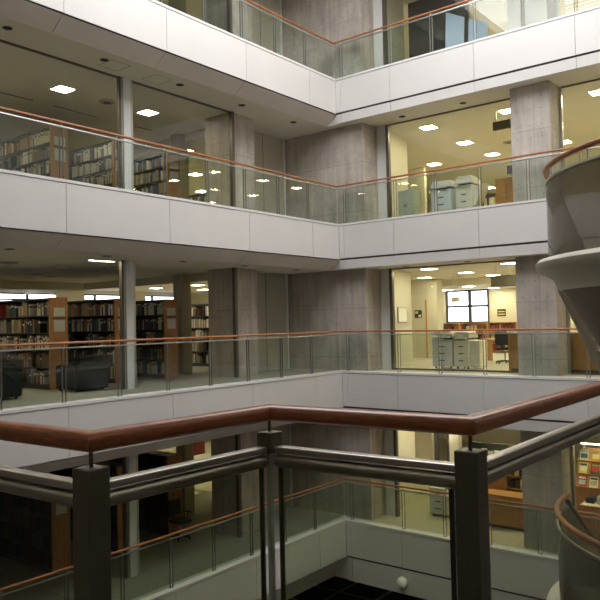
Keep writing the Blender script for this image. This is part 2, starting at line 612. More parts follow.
# glazing along both galleries on the three upper storeys
for L in (2, 3, 4):
    z0, z1 = T(L), (T(L + 1) - TOP if L < 4 else ZT - 0.1)
    segs = [(YS, -12.2), (-11.3, -6.56), (-6.20, -2.86)]
    for a, b in (segs if L != 2 else ()):
        mb = MB().box(GX - 0.006, GX + 0.006, a, b, z0 + 0.04, z1 - 0.03, 'window')
        o = struct(mb, 'window_%d' % L, 'clear glazing of the left gallery')
        mb = MB()
        mb.box(GX - 0.03, GX + 0.03, a, b, z1 - 0.035, z1 + 0.005, 'mullion')
        mb.box(GX - 0.03, GX + 0.03, a, b, z0 - 0.005, z0 + 0.04, 'mullion')
        struct(mb, 'trim_%d' % L, 'dark glazing track')
    for a, b in ((1.03, 4.98), (5.97, 11.0), (12.0, XE)):
        mb = MB().box(a, b, GY - 0.006, GY + 0.006, z0 + 0.04, z1 - 0.03, 'window')
        struct(mb, 'window_%d' % L, 'clear glazing of the right gallery')
        mb = MB()
        mb.box(a, b, GY - 0.03, GY + 0.03, z1 - 0.035, z1 + 0.005, 'mullion')
        mb.box(a, b, GY - 0.03, GY + 0.03, z0 - 0.005, z0 + 0.04, 'mullion')
        struct(mb, 'trim_%d' % L, 'dark glazing track')
for L in (1, 2, 3, 4):
    z0, z1 = T(L) - 0.01, (T(L + 1) - TOP if L < 4 else ZT - 0.1)
    mb = MB()
    mb.box(-1.56, -1.37, -6.48, -6.28, z0, z1, 'white_metal')
    mb.box(-1.50, -1.40, -6.57, -6.48, z0, z1, 'mullion')
    mb.box(-1.47, -1.38, -6.53, -6.505, z0, z1, 'steel')
    mb.box(-1.49, -1.39, -6.28, -6.20, z0, z1, 'steel')
    struct(mb, 'trim_post', 'white glazing post of the left gallery')
    mb = MB()
    mb.box(-1.48, -1.38, -2.90, -2.80, z0, z1, 'mullion')
    mb.box(0.97, 1.06, GY - 0.06, GY + 0.06, z0, z1, 'mullion')
    mb.box(5.97, 6.03, GY - 0.05, GY + 0.05, z0, z1, 'steel')
    struct(mb, 'trim_mullion', 'slim dark glazing mullions')
# beams and dropped ceiling further in
for L in (2, 3):
    z1 = T(L + 1) - TOP
    mb = MB().box(WX, -2.46, -2.12, -1.95, z1 - 0.22, z1 + 0.01, 'ceiling')
    struct(mb, 'ceiling_beam', 'shallow ceiling beam of the left wing')
z1 = T(3) - TOP
mb = MB().box(WX + 3.6, WX + 3.9, YS, -2.2, z1 - 0.25, z1 + 0.01, 'cream')
struct(mb, 'ceiling_beam', 'pale ceiling beam in front of the high windows')
mb = MB().box(-5.5, XE, 8.0, WY, 2.66, 2.9, 'ceiling')
struct(mb, 'ceiling_drop', 'lower ceiling at the back of the right wing')
# rear walls of the right wing on the camera's storey, with its windows
mb = MB()
for L in (1, 2, 3):
    mb.box(-5.0, -0.95, 7.0, 7.15, T(L) - 0.01, T(L + 1) - TOP, 'cream')
mb.box(-0.95, -0.52, 6.9, 7.35, T(2) - 0.01, z1, 'cream')
mb.box(-1.03, -0.96, 6.93, 7.0, T(2), 2.15, 'oak')
struct(mb, 'wall_recess', 'cream wall and pillar beside the far window')
YW = 12.0
mb = MB()
mb.box(-5.0, XE, YW, YW + 0.15, 0.0, 1.22, 'cream')
mb.box(-5.0, -2.75, YW, YW + 0.15, 1.22, 2.66, 'cream')
mb.box(-0.72, 0.55, YW, YW + 0.15, 1.22, 2.66, 'cream')
mb.box(2.6, XE, YW, YW + 0.15, 1.22, 2.66, 'cream')
struct(mb, 'wall_window', 'cream wall with the far windows')
for k, (a, b) in enumerate(((-2.75, -0.72), (0.55, 2.6))):
    mb = MB()
    mb.box(a, b, YW + 0.10, YW + 0.12, 1.22, 2.66, 'daylight')
    mid = (a + b) / 2 + 0.12
    for q in (a + 0.03, mid, b - 0.03):
        mb.box(q - 0.07, q + 0.07, YW + 0.02, YW + 0.09, 1.22, 2.66, 'frame')
    for q in (1.25, 1.95, 2.63):
        mb.box(a, b, YW + 0.02, YW + 0.09, q - 0.045, q + 0.045, 'frame')
    struct(mb, 'window_%d' % (5 + k), 'bright window with dark crossing frame')
# unseen glowing panel with bars, added to light the topmost right ceiling
mb = MB()
mb.box(1.0, 13.0, WY - 0.05, WY - 0.02, T(4) + 0.4, ZT - 0.4, 'ceiling_fill')
for k in range(9):
    mb.box(0.95 + 1.5 * k, 1.05 + 1.5 * k, WY - 0.12, WY - 0.05, T(4) + 0.35, ZT - 0.35, 'frame')
struct(mb, 'window_8', 'unseen glowing panel added to light the topmost right ceiling')
# high windows at the back of the left wing
mb = MB()
mb.box(WX, WX + 0.03, -9.5, 5.5, 2.2, 2.72, 'daylight')
for q in [-9.5 + 1.5 * k for k in range(11)]:
    mb.box(WX + 0.03, WX + 0.09, q - 0.05, q + 0.05, 2.15, 2.75, 'frame')
for q in (2.2, 2.5, 2.72):
    mb.box(WX + 0.03, WX + 0.08, -9.5, 5.5, q - 0.03, q + 0.03, 'frame')
for a, b in ((-0.8, 0.5), (2.3, 3.6)):
    mb.box(WX, WX + 0.10, a, b, 2.0, 2.9, 'cream')
mb.box(WX + 0.03, WX + 0.06, -9.5, 5.5, 2.36, 2.44, 'cream')
struct(mb, 'window_7', 'strip of high windows behind the bookcases')
# roof over the wings (the atrium itself is open to the skylight)
mb = MB()
mb.box(WX, 0.0, YS, WY, ZT - 0.1, ZT, 'ceiling')
mb.box(0.0, XE, 0.0, WY, ZT - 0.1, ZT, 'ceiling')
struct(mb, 'ceiling_roof')
# unseen roof of the atrium; its skylight opening is shaped for the light falloff
mb = MB()
zr = ZT + 0.4
mb.box(0, XE, -SKY[2], 0.2, zr, zr + 0.3, 'ceiling')
mb.box(0, XE, YS, -SKY[3], zr, zr + 0.3, 'ceiling')
mb.box(-0.2, SKY[0], -SKY[3], -SKY[2], zr, zr + 0.3, 'ceiling')
mb.box(SKY[1], XE, -SKY[3], -SKY[2], zr, zr + 0.3, 'ceiling')
mb.box(-0.2, 0.0, YS, 0.2, ZT - 0.1, zr + 0.3, 'ceiling')
mb.box(0.0, XE, 0.0, 0.2, ZT - 0.1, zr + 0.3, 'ceiling')
struct(mb, 'ceiling_skylight')


# ------------------------------------------------------------------ balustrades of the galleries
RSEC = rrect(0.052, 0.048, 0.020, 4)
CSEC = rrect(0.034, 0.030, 0.006, 2)


def gallery_balustrade(label, t, path, posts, ends, near=None):
    """path: the two ends; posts: distances along it"""
    a, b = Vector(path[0]), Vector(path[1])
    d = (b - a).normalized()
    n = Vector((d.y, -d.x, 0))
    root = thing('glass_balustrade', label, 'balustrade', (a.x, a.y, t), math.atan2(d.y, d.x))
    Ln = (b - a).length
    MB().sweep([(0, 0, 1.121), (Ln, 0, 1.121)], RSEC, 'rail').build('handrail', root)
    MB().sweep([(0, 0, 1.030), (Ln, 0, 1.030)], CSEC, 'steel').build('top_rail', root)
    cut = [0.02] + [s for s in posts if 0.1 < s < Ln - 0.1] + [Ln - 0.02]
    post0 = None
    for s in posts:
        if post0 is None:
            mb = MB()
            for q in (-0.036, 0.036):
                mb.box(q - 0.005, q + 0.005, -0.018, 0.018, 0.001, 1.016, 'fin')
            mb.box(-0.045, 0.045, -0.035, 0.035, 0.001, 0.012, 'grey_metal')
            post0 = mb.build('post', root, loc=(s, 0, 0))
            sp0 = MB().cyl((0, 0, 1.04), (0, 0, 1.10), 0.012, 'steel', 8).cyl((0, 0, 1.043), (0, 0, 1.06), 0.02, 'steel', 8).build('rail_spigot', post0)
        else:
            p = post0.copy()
            COL.objects.link(p)
            p.parent = root
            p.location = (s, 0, 0)
            q = sp0.copy()
            COL.objects.link(q)
            q.parent = p
    for u, v in zip(cut[:-1], cut[1:]):
        MB().box(u + 0.022, v - 0.022, -0.006, 0.006, 0.03, 1.018, 'glass').build('glass_panel', root)
    return root


ORD = {4: 'along the left gallery, topmost storey', 3: 'along the left gallery, upper storey',
       2: 'along the left gallery, middle storey', 1: 'along the left gallery, lowest storey'}
for L in (4, 3, 2, 1):
    y0 = -17.0
    left_posts = [p - y0 for p in (-16.6, -15.32, -14.04, -12.76, -11.48, -10.2, -8.92, -7.64, -6.36, -5.08, -3.8, -2.52, -1.24)]
    gallery_balustrade('glass balustrade with orange handrail ' + ORD[L], T(L), [(-0.14, y0, 0), (-0.14, 0.14, 0)], left_posts, 0)
    right_posts = [p + 0.14 for p in (0.12, 1.80, 3.02, 4.25, 5.49, 6.74, 7.97, 9.2)]
    gallery_balustrade('glass balustrade with orange handrail ' + ORD[L].replace('left', 'right'), T(L), [(-0.14, 0.14, 0), (9.9, 0.14, 0)], right_posts, 0)


# ------------------------------------------------------------------ near railing in front of the camera
A, B, D = (10.126, -15.622), (10.147, -14.945), (10.838, -14.905)
W0, E0 = (8.2, -15.70), (10.875, -9.52)
near = thing('zigzag_railing', 'near zigzag glass railing with red-brown wood handrail and dark steel posts', 'railing', (A[0], A[1], 0))


def loc(p, z):
    return (p[0] - A[0], p[1] - A[1], z)


ZP = [W0, A, B, D, E0]
NR = rrect(0.062, 0.052, 0.022, 6)
MB().sweep([loc(p, 1.119) for p in ZP], NR, 'near_rail').build('handrail', near, sharp=50)
for i, (p, q) in enumerate(zip(ZP[:-1], ZP[1:])):
    pv, qv = Vector(loc(p, 0)), Vector(loc(q, 0))
    d = (qv - pv).normalized()
    g0, g1 = pv + d * (0.034 if i else 0), qv - d * (0.034 if i < 3 else 0)
    MB().sweep([g0 + Vector((0, 0, 1.002)), g1 + Vector((0, 0, 1.002))], rrect(0.040, 0.020, 0.003, 2), 'bar').build('top_bar', near)
    MB().sweep([g0 + Vector((0, 0, 0.965)), g1 + Vector((0, 0, 0.965))], rrect(0.046, 0.042, 0.019, 6), 'tube').build('tube_rail', near)
    n = Vector((d.y, -d.x, 0)) * 0.006
    u, v = pv + d * 0.045, qv - d * 0.045
    vs = [u - n, v - n, v + n, u + n]
    MB().hexa([w + Vector((0, 0, 0.06)) for w in vs], [w + Vector((0, 0, 0.95)) for w in vs], 'near_glass').build('glass_panel', near)
for p in (A, D):
    o = MB().box(-0.034, 0.034, -0.034, 0.034, 0.0, 1.053, 'post').build('post', near, bevel=0.003)
    o.location = loc(p, 0)
    MB().cyl((0, 0, 1.028), (0, 0, 1.098), 0.0055, 'post', 10).build('rail_spigot', o)
    if p == D:
        e = MB().box(-0.036, -0.0342, -0.034, -0.026, 0.02, 0.945, 'edge')
        e.box(-0.054, -0.036, -0.030, -0.012, 0.02, 0.945, 'black').build('glass_edge', o)
# capped glass corner
o = MB().box(-0.030, 0.030, -0.030, 0.030, 0.990, 1.056, 'post').build('corner_cap', near, bevel=0.003)
o.location = loc(B, 0)
MB().cyl((0, 0, 1.028), (0, 0, 1.098), 0.0055, 'post', 10).build('rail_spigot', o)
mb = MB().box(-0.006, 0.010, -0.012, 0.004, 0.06, 0.990, 'edge')
ge = mb.build('glass_edge', o)
ge['label'] = 'pale green glass edge'
for sx, sy in ((-0.012, -0.030), (0.030, 0.018)):
    MB().box(sx - 0.006, sx + 0.006, sy - 0.006, sy + 0.006, 0.0, 0.990, 'post').build('edge_bar', o)

# the platform the railing stands on
mb = MB()
poly = [(8.2, -15.60), (A[0] + 0.0, -15.56), (B[0] + 0.0, -14.88), (10.78, -14.84), (10.80, -9.4), (XE, -9.4), (XE, YS), (8.2, YS)]
n = len(poly)
for z0, z1, mat in ((-0.55, -0.003, 'near_floor'),):
    vs = [(x, y, z0) for x, y in poly] + [(x, y, z1) for x, y in poly]
    mb.add(vs, [tuple(range(n, 2 * n)), tuple(reversed(range(n)))] + [(i, (i + 1) % n, n + (i + 1) % n, n + i) for i in range(n)], mat)
struct(mb, 'floor', 'platform behind the near railing')


# ------------------------------------------------------------------ curved stair landings
CX, CY, RR = 10.85, -7.02, 2.345


def arc(r, z, a0, a1, n):
    return [(r * math.cos(math.radians(a0 + (a1 - a0) * i / n)), r * math.sin(math.radians(a0 + (a1 - a0) * i / n)), z) for i in range(n + 1)]


def staircase(label, z):
    root = thing('stair_landing', label, 'staircase', (CX, CY, z))
    R180, R360 = PI, 2 * PI
    # deck with a rounded nosing, then the underside narrowing like a funnel
    ring = [(0.1, -0.05), (2.30, -0.05), (2.30, 0.0), (2.40, 0.015), (2.47, 0.0), (2.51, -0.045), (2.505, -0.10), (2.46, -0.145), (2.37, -0.18),
            (2.30, -0.23), (2.26, -0.31), (2.24, -0.33), (2.235, -0.37), (0.1, -0.37)]
    MB().revolve(ring, (0, 0), R180 - 0.02, R360 + 0.02, 72, 'stair').build('edge_ring', root, sharp=45)
    cone = [(0.05, -0.37), (2.20, -0.37), (2.16, -0.40), (1.50, -1.60), (0.9, -2.55), (0.05, -2.60)]
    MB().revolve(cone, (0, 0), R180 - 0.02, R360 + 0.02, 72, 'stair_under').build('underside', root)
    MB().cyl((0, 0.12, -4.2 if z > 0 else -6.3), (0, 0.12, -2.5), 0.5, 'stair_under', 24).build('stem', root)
    MB().revolve([(RR - 0.006, 0.0), (RR + 0.006, 0.0), (RR + 0.006, 0.955), (RR - 0.006, 0.955)], (0, 0), R180 - 0.02, R360 + 0.02, 96, 'smoked').build('curved_glass', root)
    MB().sweep(arc(RR, 0.965, 179, 361, 90), rrect(0.030, 0.034, 0.006, 2), 'steel').build('top_rail', root)
    MB().sweep(arc(RR, 1.121, 179, 361, 90), rrect(0.066, 0.060, 0.024, 5), 'rail').build('handrail', root)
    sp0 = None
    for a in (186, 210, 234, 258, 282, 306, 330, 354):
        p = (RR * math.cos(math.radians(a)), RR * math.sin(math.radians(a)), 0)
        if sp0 is None:
            sp0 = MB().cyl((0, 0, 0.975), (0, 0, 1.10), 0.011, 'steel', 8).build('rail_spigot', root, loc=p)
        else:
            q = sp0.copy()
            COL.objects.link(q)
            q.parent = root
            q.location = p
    # the flight going down away from the landing on the void side
    x0, x1 = -RR, -0.9
    st0 = None
    for i in range(11):
        p = (0, 0.05 + 0.25 * i, -0.175 * (i + 1))
        if st0 is None:
            st0 = MB().box(x0, x1, 0, 0.27, -0.05, 0, 'stair').build('step', root, loc=p)
        else:
            q = st0.copy()
            COL.objects.link(q)
            q.parent = root
            q.location = p
    ye, ze = 0.05 + 0.25 * 12, -0.175 * 12
    for x in (x0, x1):
        MB().hexa([(x - 0.03, 0.0, -0.02), (x + 0.03, 0.0, -0.02), (x + 0.03, 0.0, -0.34), (x - 0.03, 0.0, -0.34)],
                  [(x - 0.03, ye, ze - 0.02), (x + 0.03, ye, ze - 0.02), (x + 0.03, ye, ze - 0.34), (x - 0.03, ye, ze - 0.34)], 'stair').build('stringer', root)
        MB().hexa([(x - 0.006, 0.05, 0.0), (x + 0.006, 0.05, 0.0), (x + 0.006, 0.05, 0.95), (x - 0.006, 0.05, 0.95)],
                  [(x - 0.006, ye, ze), (x + 0.006, ye, ze), (x + 0.006, ye, ze + 0.95), (x - 0.006, ye, ze + 0.95)], 'smoked').build('flight_glass', root)
        MB().sweep([(x, 0.03, 1.04), (x, ye, ze + 1.00)], rrect(0.06, 0.055, 0.012, 3), 'post').build('flight_rail', root)
    return root


staircase('curved stair landing with funnel-shaped underside at the right, above eye level', 2.1)
staircase('curved stair landing with wood rail at the lower right, seen through the near glass', -2.1)
mb = MB().box(8.4, 9.9, -4.1, 0.0, -0.30, -0.003, 'panel')
struct(mb, 'floor', 'bridge from the stair to the right gallery')
mb = MB().box(8.4, 9.9, -4.1, 0.0, -4.5, -4.203, 'panel')
struct(mb, 'floor', 'lower bridge from the stair to the right gallery')


# ------------------------------------------------------------------ ceiling fittings
proto_light = None
ORDN = ['first', 'second', 'third', 'fourth', 'fifth', 'sixth']


def ceiling_light(x, y, z, label, group=None):
    global proto_light
    if proto_light is None:
        o = thing('ceiling_light', label, 'ceiling light', (x, y, z), 0, group)
        mb = MB()
        for a, b, c, d in ((-0.23, 0.23, -0.23, -0.2), (-0.23, 0.23, 0.2, 0.23), (-0.23, -0.2, -0.2, 0.2), (0.2, 0.23, -0.2, 0.2)):
            mb.box(a, b, c, d, -0.016, -0.001, 'white_metal')
        mb.build('frame', o)
        MB().box(-0.2, 0.2, -0.2, 0.2, -0.012, -0.002, 'lamp').build('diffuser', o)
        proto_light = o
    else:
        o = copy_tree(proto_light)
        o.location = (x, y, z)
        o['label'] = label
        if group:
            o['group'] = group
        elif 'group' in o:
            del o['group']
    return o


for L, nm in ((4, 'topmost'), (3, 'upper'), (2, 'middle'), (1, 'lowest')):
    z = T(L + 1) - TOP if L < 4 else ZT - 0.1
    cols = [1.79, 4.23, 6.63, 9.1] if L != 2 else [1.68, 4.15, 6.6, 9.1]
    for i, x in enumerate(cols if L < 4 else ()):
        for j, y in enumerate((2.2, 4.68, 6.86)):
            ceiling_light(x, y, z, 'square ceiling light, %s right room, %s row from the glass, %s from the core' % (nm, ORDN[j], ORDN[i]),
                          'right wing ceiling lights')
    if L in (2, 3):
        ceiling_light(-0.45, 6.85 if L == 3 else 5.9, z, 'square ceiling light nearest the cream wall, %s right room' % nm, 'right wing ceiling lights')
    if L == 3:
        for y, w in ((10.2, 'next to last'), (12.8, 'last')):
            for x, v in ((-0.9, 'left'), (2.0, 'right')):
                ceiling_light(x, y, z, 'square ceiling light deep in the upper right room, %s row, %s one' % (w, v), 'right wing ceiling lights')
    if L == 2:
        for y, w in ((8.9, 'nearer'), (11.3, 'farther')):
            for x, v in ((-2.3, 'left'), (-0.2, 'middle'), (2.2, 'right')):
                ceiling_light(x, y, 2.66, 'square light in the dropped ceiling by the far window, %s row, %s one' % (w, v), 'right wing ceiling lights')
    for i, x in enumerate((-5.5, -7.95, -10.3)):
        for j, y in enumerate((-0.8, 2.0, 4.6) if L != 1 else (2.0, 4.6)):
            ceiling_light(x, y, z, 'square ceiling light behind the left column, %s storey, %s row, %s from column' % (nm, ORDN[j], ORDN[i]),
                          'left wing rear ceiling lights')
    if L == 2:
        o = ceiling_light(-1.75, -6.85, z, 'narrow ceiling light seen edge-on just left of the white post, middle left room')
        o.scale = (0.22, 1.7, 1)
    if L in (2, 3):
        ceiling_light(-3.1, -9.6, z, 'added unseen square ceiling light beyond the far left edge, %s left room' % nm, 'left wing front ceiling lights')  # out-of-view lamps added to brighten the left rooms
        ceiling_light(-5.6, -9.6, z, 'added unseen square ceiling light over the bookcases at far left, %s left room' % nm, 'left wing front ceiling lights')
    if L == 3:
        ceiling_light(-3.1, -6.9, z, 'bright square ceiling light left of the white post, upper left room', 'left wing front ceiling lights')
        ceiling_light(-3.1, -4.32, z, 'bright square ceiling light right of the white post, upper left room', 'left wing front ceiling lights')

# downlight openings in the strip of ceiling outside the glazing
pd = None
for L in (2, 3, 4):
    z = T(L) - TOP
    nm = {4: 'under the topmost gallery', 3: 'under the upper gallery', 2: 'under the middle gallery'}[L]
    spots = [(-0.82, y, 'left side, %s from the corner' % ORDN[i]) for i, y in enumerate((-0.95, -3.1, -5.25, -7.4, -9.6))]
    spots += [(x, 0.69, 'right side, %s from the corner' % ORDN[i]) for i, x in enumerate((1.77, 3.61, 8.3))]
    for x, y, w in spots:
        lab = 'dark round downlight opening %s, %s' % (nm, w)
        if pd is None:
            pd = thing('downlight', lab, 'downlight', (x, y, z), 0, 'unlit round downlights')
            MB().revolve([(0.075, -0.001), (0.095, -0.001), (0.095, -0.008), (0.075, -0.008)], (0, 0), 0, 2 * PI, 24, 'slot').build('trim_ring', pd)
            MB().cyl((0, 0, -0.001), (0, 0, -0.004), 0.075, 'hole', 24).build('reflector', pd)
        else:
            o = copy_tree(pd)
            o.location = (x, y, z)
            o['label'] = lab
# flush access hatches
for k, y in enumerate((-7.05, -5.85)):
    z = T(4) - TOP
    mb = MB()
    for a, b, c, d in ((-0.25, 0.25, -0.25, -0.242), (-0.25, 0.25, 0.242, 0.25), (-0.25, -0.242, -0.242, 0.242), (0.242, 0.25, -0.242, 0.242)):
        mb.box(a, b, c, d, -0.004, -0.001, 'slot')
    o = mb.build('access_hatch', loc=(-0.93, y, z))
    tag(o, 'flush square access hatch in the upper left soffit, %s the white post' % ('left of' if k == 0 else 'right of'), 'hatch')
# air slots and round air vents
ps = None
for L, rows in ((3, ((-7.35, 0.9), (-5.65, 1.3), (-3.4, 0.6))), (2, ((-7.35, 0.9), (-5.65, 1.3)))):
    z = T(L + 1) - TOP
    for k, (y, ln) in enumerate(rows):
        mb = MB().box(-0.025, 0.025, -ln / 2, ln / 2, -0.006, -0.001, 'slot')
        mb.box(-0.04, -0.025, -ln / 2, ln / 2, -0.008, -0.001, 'grey_metal').box(0.025, 0.04, -ln / 2, ln / 2, -0.008, -0.001, 'grey_metal')
        o = mb.build('air_slot', loc=(-4.4, y, z))
        tag(o, 'long dark air slot in the ceiling of the %s left room, %s from the left' % ('upper' if L == 3 else 'middle', ORDN[k]), 'air vent', 'ceiling air slots')
pv = None
for x, y, L, w in ((-3.12, -5.62, 3, 'in the upper left ceiling beside the white post'), (-3.1, -5.6, 2, 'in the middle left ceiling beside the white post'),
                   (-3.3, -8.2, 2, 'in the middle left ceiling far left'), (-6.4, -5.6, 2, 'in the middle left ceiling above the bookcases'),
                   (2.9, 5.6, 3, 'in the upper right ceiling between lights')):
    z = T(L + 1) - TOP
    lab = 'round air vent ' + w
    if pv is None:
        pv = thing('air_vent', lab, 'air vent', (x, y, z), 0, 'round ceiling vents')
        MB().revolve([(0.12, -0.001), (0.20, -0.001), (0.19, -0.03), (0.12, -0.035)], (0, 0), 0, 2 * PI, 24, 'grey_metal').build('vent_ring', pv)
        MB().cyl((0, 0, -0.001), (0, 0, -0.02), 0.10, 'slot', 20).build('vent_disc', pv)
    else:
        o = copy_tree(pv)
        o.location = (x, y, z)
        o['label'] = lab

# ------------------------------------------------------------------ bookcases and books
BOOKCOL = {
    'book_black': ((0.02, 0.02, 0.022), 5), 'book_brown': ((0.10, 0.05, 0.03), 4), 'book_grey': ((0.22, 0.21, 0.19), 3),
    'book_cream': ((0.52, 0.47, 0.36), 4), 'book_white': ((0.66, 0.64, 0.58), 2), 'book_navy': ((0.03, 0.045, 0.10), 3),
    'book_green': ((0.04, 0.09, 0.06), 2), 'book_red': ((0.30, 0.04, 0.03), 1), 'book_tan': ((0.34, 0.22, 0.11), 3)}
for k, (c, w) in BOOKCOL.items():
    M[k] = plain(k, c, 0.55)
KINDS = [k for k, (c, w) in BOOKCOL.items() for _ in range(w)]
book_mesh = {}


def book_geom(mb, x, y, z, w, d, h, mat, band='plate'):
    """upright book: rounded spine facing -y, boards, recessed page block"""
    r = min(0.012, w * 0.3)
    prof = [(0, d), (0, r), (w * 0.18, r * 0.25), (w * 0.5, 0), (w * 0.82, r * 0.25), (w, r), (w, d)]
    zs = [0, h * 0.70, h * 0.84, h]
    n = len(prof)
    for i in range(3):
        vs = [(x + a, y + b, z + zs[i]) for a, b in prof] + [(x + a, y + b, z + zs[i + 1]) for a, b in prof]
        mb.add(vs, [(j, j + 1, n + j + 1, n + j) for j in range(n - 1)], band if i == 1 else mat)
    mb.add([(x + a, y + b, z + h) for a, b in prof], [tuple(range(n))], mat)
    mb.add([(x + a, y + b, z) for a, b in prof], [tuple(reversed(range(n)))], mat)
    mb.box(x + 0.003, x + w - 0.003, y + d - 0.004, y + d, z + 0.003, z + h - 0.004, 'paper')


def book_proto(kind):
    if kind not in book_mesh:
        mb = MB()
        band = {'book_black': 'book_cream', 'book_navy': 'book_white', 'book_cream': 'book_brown', 'book_white': 'book_grey', 'book_tan': 'book_tan'}.get(kind, kind)
        book_geom(mb, 0, 0, 0, 0.05, 0.2, 0.28, kind, band)
        o = mb.build('book')
        book_mesh[kind] = o.data
        bpy.data.objects.remove(o)
    return book_mesh[kind]


BOOKS = []     # (apparent size, kind, x, y, z, w, d, h, group, label)


def fill_shelf(x0, x1, y, z, hmax, visible, where, kinds=None, light=0.0):
    x = max(x0, x1)
    lo = min(x0, x1)
    tone = None
    while x > lo + 0.06:
        if tone is None or random.random() < 0.18:
            tone = random.choice(kinds or KINDS)
        if random.random() < 0.06:
            x -= random.uniform(0.05, 0.35)
            continue
        k = tone if random.random() < 0.55 else random.choice(kinds or KINDS)
        w = random.uniform(0.028, 0.062)
        h = hmax * random.uniform(0.66, 0.93)
        if x - w < lo:
            break
        px, py, dep = to_px((x - w / 2, y, z + h / 2))
        BOOKS.append(((w * h / dep ** 2) if visible(px, py) else 0.0, k, x - w, y, z, w, 0.19, h, where))
        x -= w + 0.002


def bookcase(label, x_end, length, y, z, h, tiers, visible, where, group=None, kinds=None, dep=0.47):
    """double-sided library stack; its oak end panel faces the atrium (+x), books face -y"""
    root = thing('bookcase', label, 'bookcase', (x_end, y, z), 0, group)
    MB().box(-0.05, 0, 0, dep, 0, h, 'end_oak').build('end_panel', root, bevel=0.004)
    MB().box(-length, -length + 0.05, 0, dep, 0, h, 'end_oak').build('end_panel', root)
    MB().box(-length + 0.05, -0.05, dep / 2 - 0.015, dep / 2 + 0.015, 0.001, h - 0.03, 'shelf').build('back_panel', root)
    MB().box(-length + 0.05, -0.05, 0.01, dep - 0.01, h - 0.045, h - 0.01, 'shelf').build('top_board', root)
    MB().box(-length + 0.05, -0.05, 0.03, dep - 0.03, 0, 0.09, 'shelf').build('plinth', root)
    step = (h - 0.13) / tiers
    for k in range(tiers):
        zz = 0.09 + step * k
        MB().box(-length + 0.05, -0.05, 0.0, dep, zz, zz + 0.022, 'shelf').build('shelf', root)
        fill_shelf(x_end - 0.06, x_end - length + 0.06, y + 0.012, z + zz + 0.0225, step - 0.03, visible, where, kinds)
    n = int(length / 0.95)
    for i in range(1, n):
        MB().box(-i * 0.95 - 0.008, -i * 0.95 + 0.008, 0.005, dep - 0.005, 0.09, h - 0.04, 'shelf').build('upright', root)
    pl = MB().box(0.001, 0.012, dep * 0.2, dep * 0.82, h - 0.44, h - 0.24, 'plate').build('sign_plate', root)
    pl['label'] = 'pale sign plate'
    MB().box(0.001, 0.012, dep * 0.2, dep * 0.82, h - 0.80, h - 0.53, 'plate').build('sign_plate', root)
    MB().box(0.001, 0.018, dep * 0.12, dep * 0.9, h - 0.50, h - 0.47, 'dark_grey').build('sign_rail', root)
    return root


def win2(a, b):
    return lambda px, py: a < px < b and py < 398


def win3(a, b):
    return lambda px, py: a < px < b and py < 168.5 + 0.165 * px


def win1(a, b):
    return lambda px, py: False


bookcase('dark bookcase with oak end panel behind the armchairs, leftmost on the middle storey', -3.0, 4.0, -7.38, -0.01, 2.13, 5, win2(-3, 50),
         'leftmost middle bookcase', 'library bookcases', [k for k in KINDS if k != 'book_white'])
bookcase('dark bookcase with oak end panel just left of the white post, middle storey', -3.0, 4.0, -5.56, -0.01, 2.13, 5, win2(69, 115),
         'bookcase left of the white post', 'library bookcases')
bookcase('dark bookcase with oak end panel right of the white post, middle storey', -3.0, 4.0, -3.95, -0.01, 2.13, 5, win2(139, 165),
         'bookcase right of the white post', 'library bookcases')
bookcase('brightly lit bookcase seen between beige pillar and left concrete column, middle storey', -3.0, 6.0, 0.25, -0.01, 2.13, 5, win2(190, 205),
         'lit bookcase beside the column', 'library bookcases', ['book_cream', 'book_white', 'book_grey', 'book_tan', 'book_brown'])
bookcase('grey bookcase with oak end panel at far left of the upper left room', -3.0, 4.0, -7.31, T(3) - 0.01, 1.95, 5, win3(-3, 51),
         'far left upper bookcase', 'library bookcases', ['book_grey', 'book_grey', 'book_cream', 'book_black', 'book_navy', 'book_brown', 'book_tan', 'book_white'])  # upper rooms: grey-heavy book colours imitate haze from glass reflections
bookcase('grey bookcase behind glass just left of the white post, upper left room', -3.0, 4.0, -5.56, T(3) - 0.01, 1.95, 5, win3(71, 117),
         'upper bookcase left of the white post', 'library bookcases', ['book_grey', 'book_grey', 'book_cream', 'book_black', 'book_navy', 'book_brown', 'book_tan', 'book_white'])
bookcase('grey bookcase with oak end panel right of the white post, upper left room', -3.0, 4.0, -3.76, T(3) - 0.01, 1.95, 5, win3(137, 167),
         'upper bookcase right of the white post', 'library bookcases', ['book_grey', 'book_grey', 'book_cream', 'book_black', 'book_navy', 'book_brown', 'book_tan', 'book_white'])
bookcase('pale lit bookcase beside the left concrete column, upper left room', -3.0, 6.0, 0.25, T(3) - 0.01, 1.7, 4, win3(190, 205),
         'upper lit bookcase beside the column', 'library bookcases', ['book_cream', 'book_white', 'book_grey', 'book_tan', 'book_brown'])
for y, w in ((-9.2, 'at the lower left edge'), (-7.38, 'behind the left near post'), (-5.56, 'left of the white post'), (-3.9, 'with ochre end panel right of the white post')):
    bookcase('unlit bookcase on the lowest storey %s' % w, -3.0, 3.0, y, T(1) - 0.01, 2.13, 5, win1(0, 0), 'lowest bookcases', 'lowest storey bookcases', ['book_black', 'book_brown', 'book_navy', 'book_black', 'book_green'])  # only dark book colours, painting in the dimness of this storey

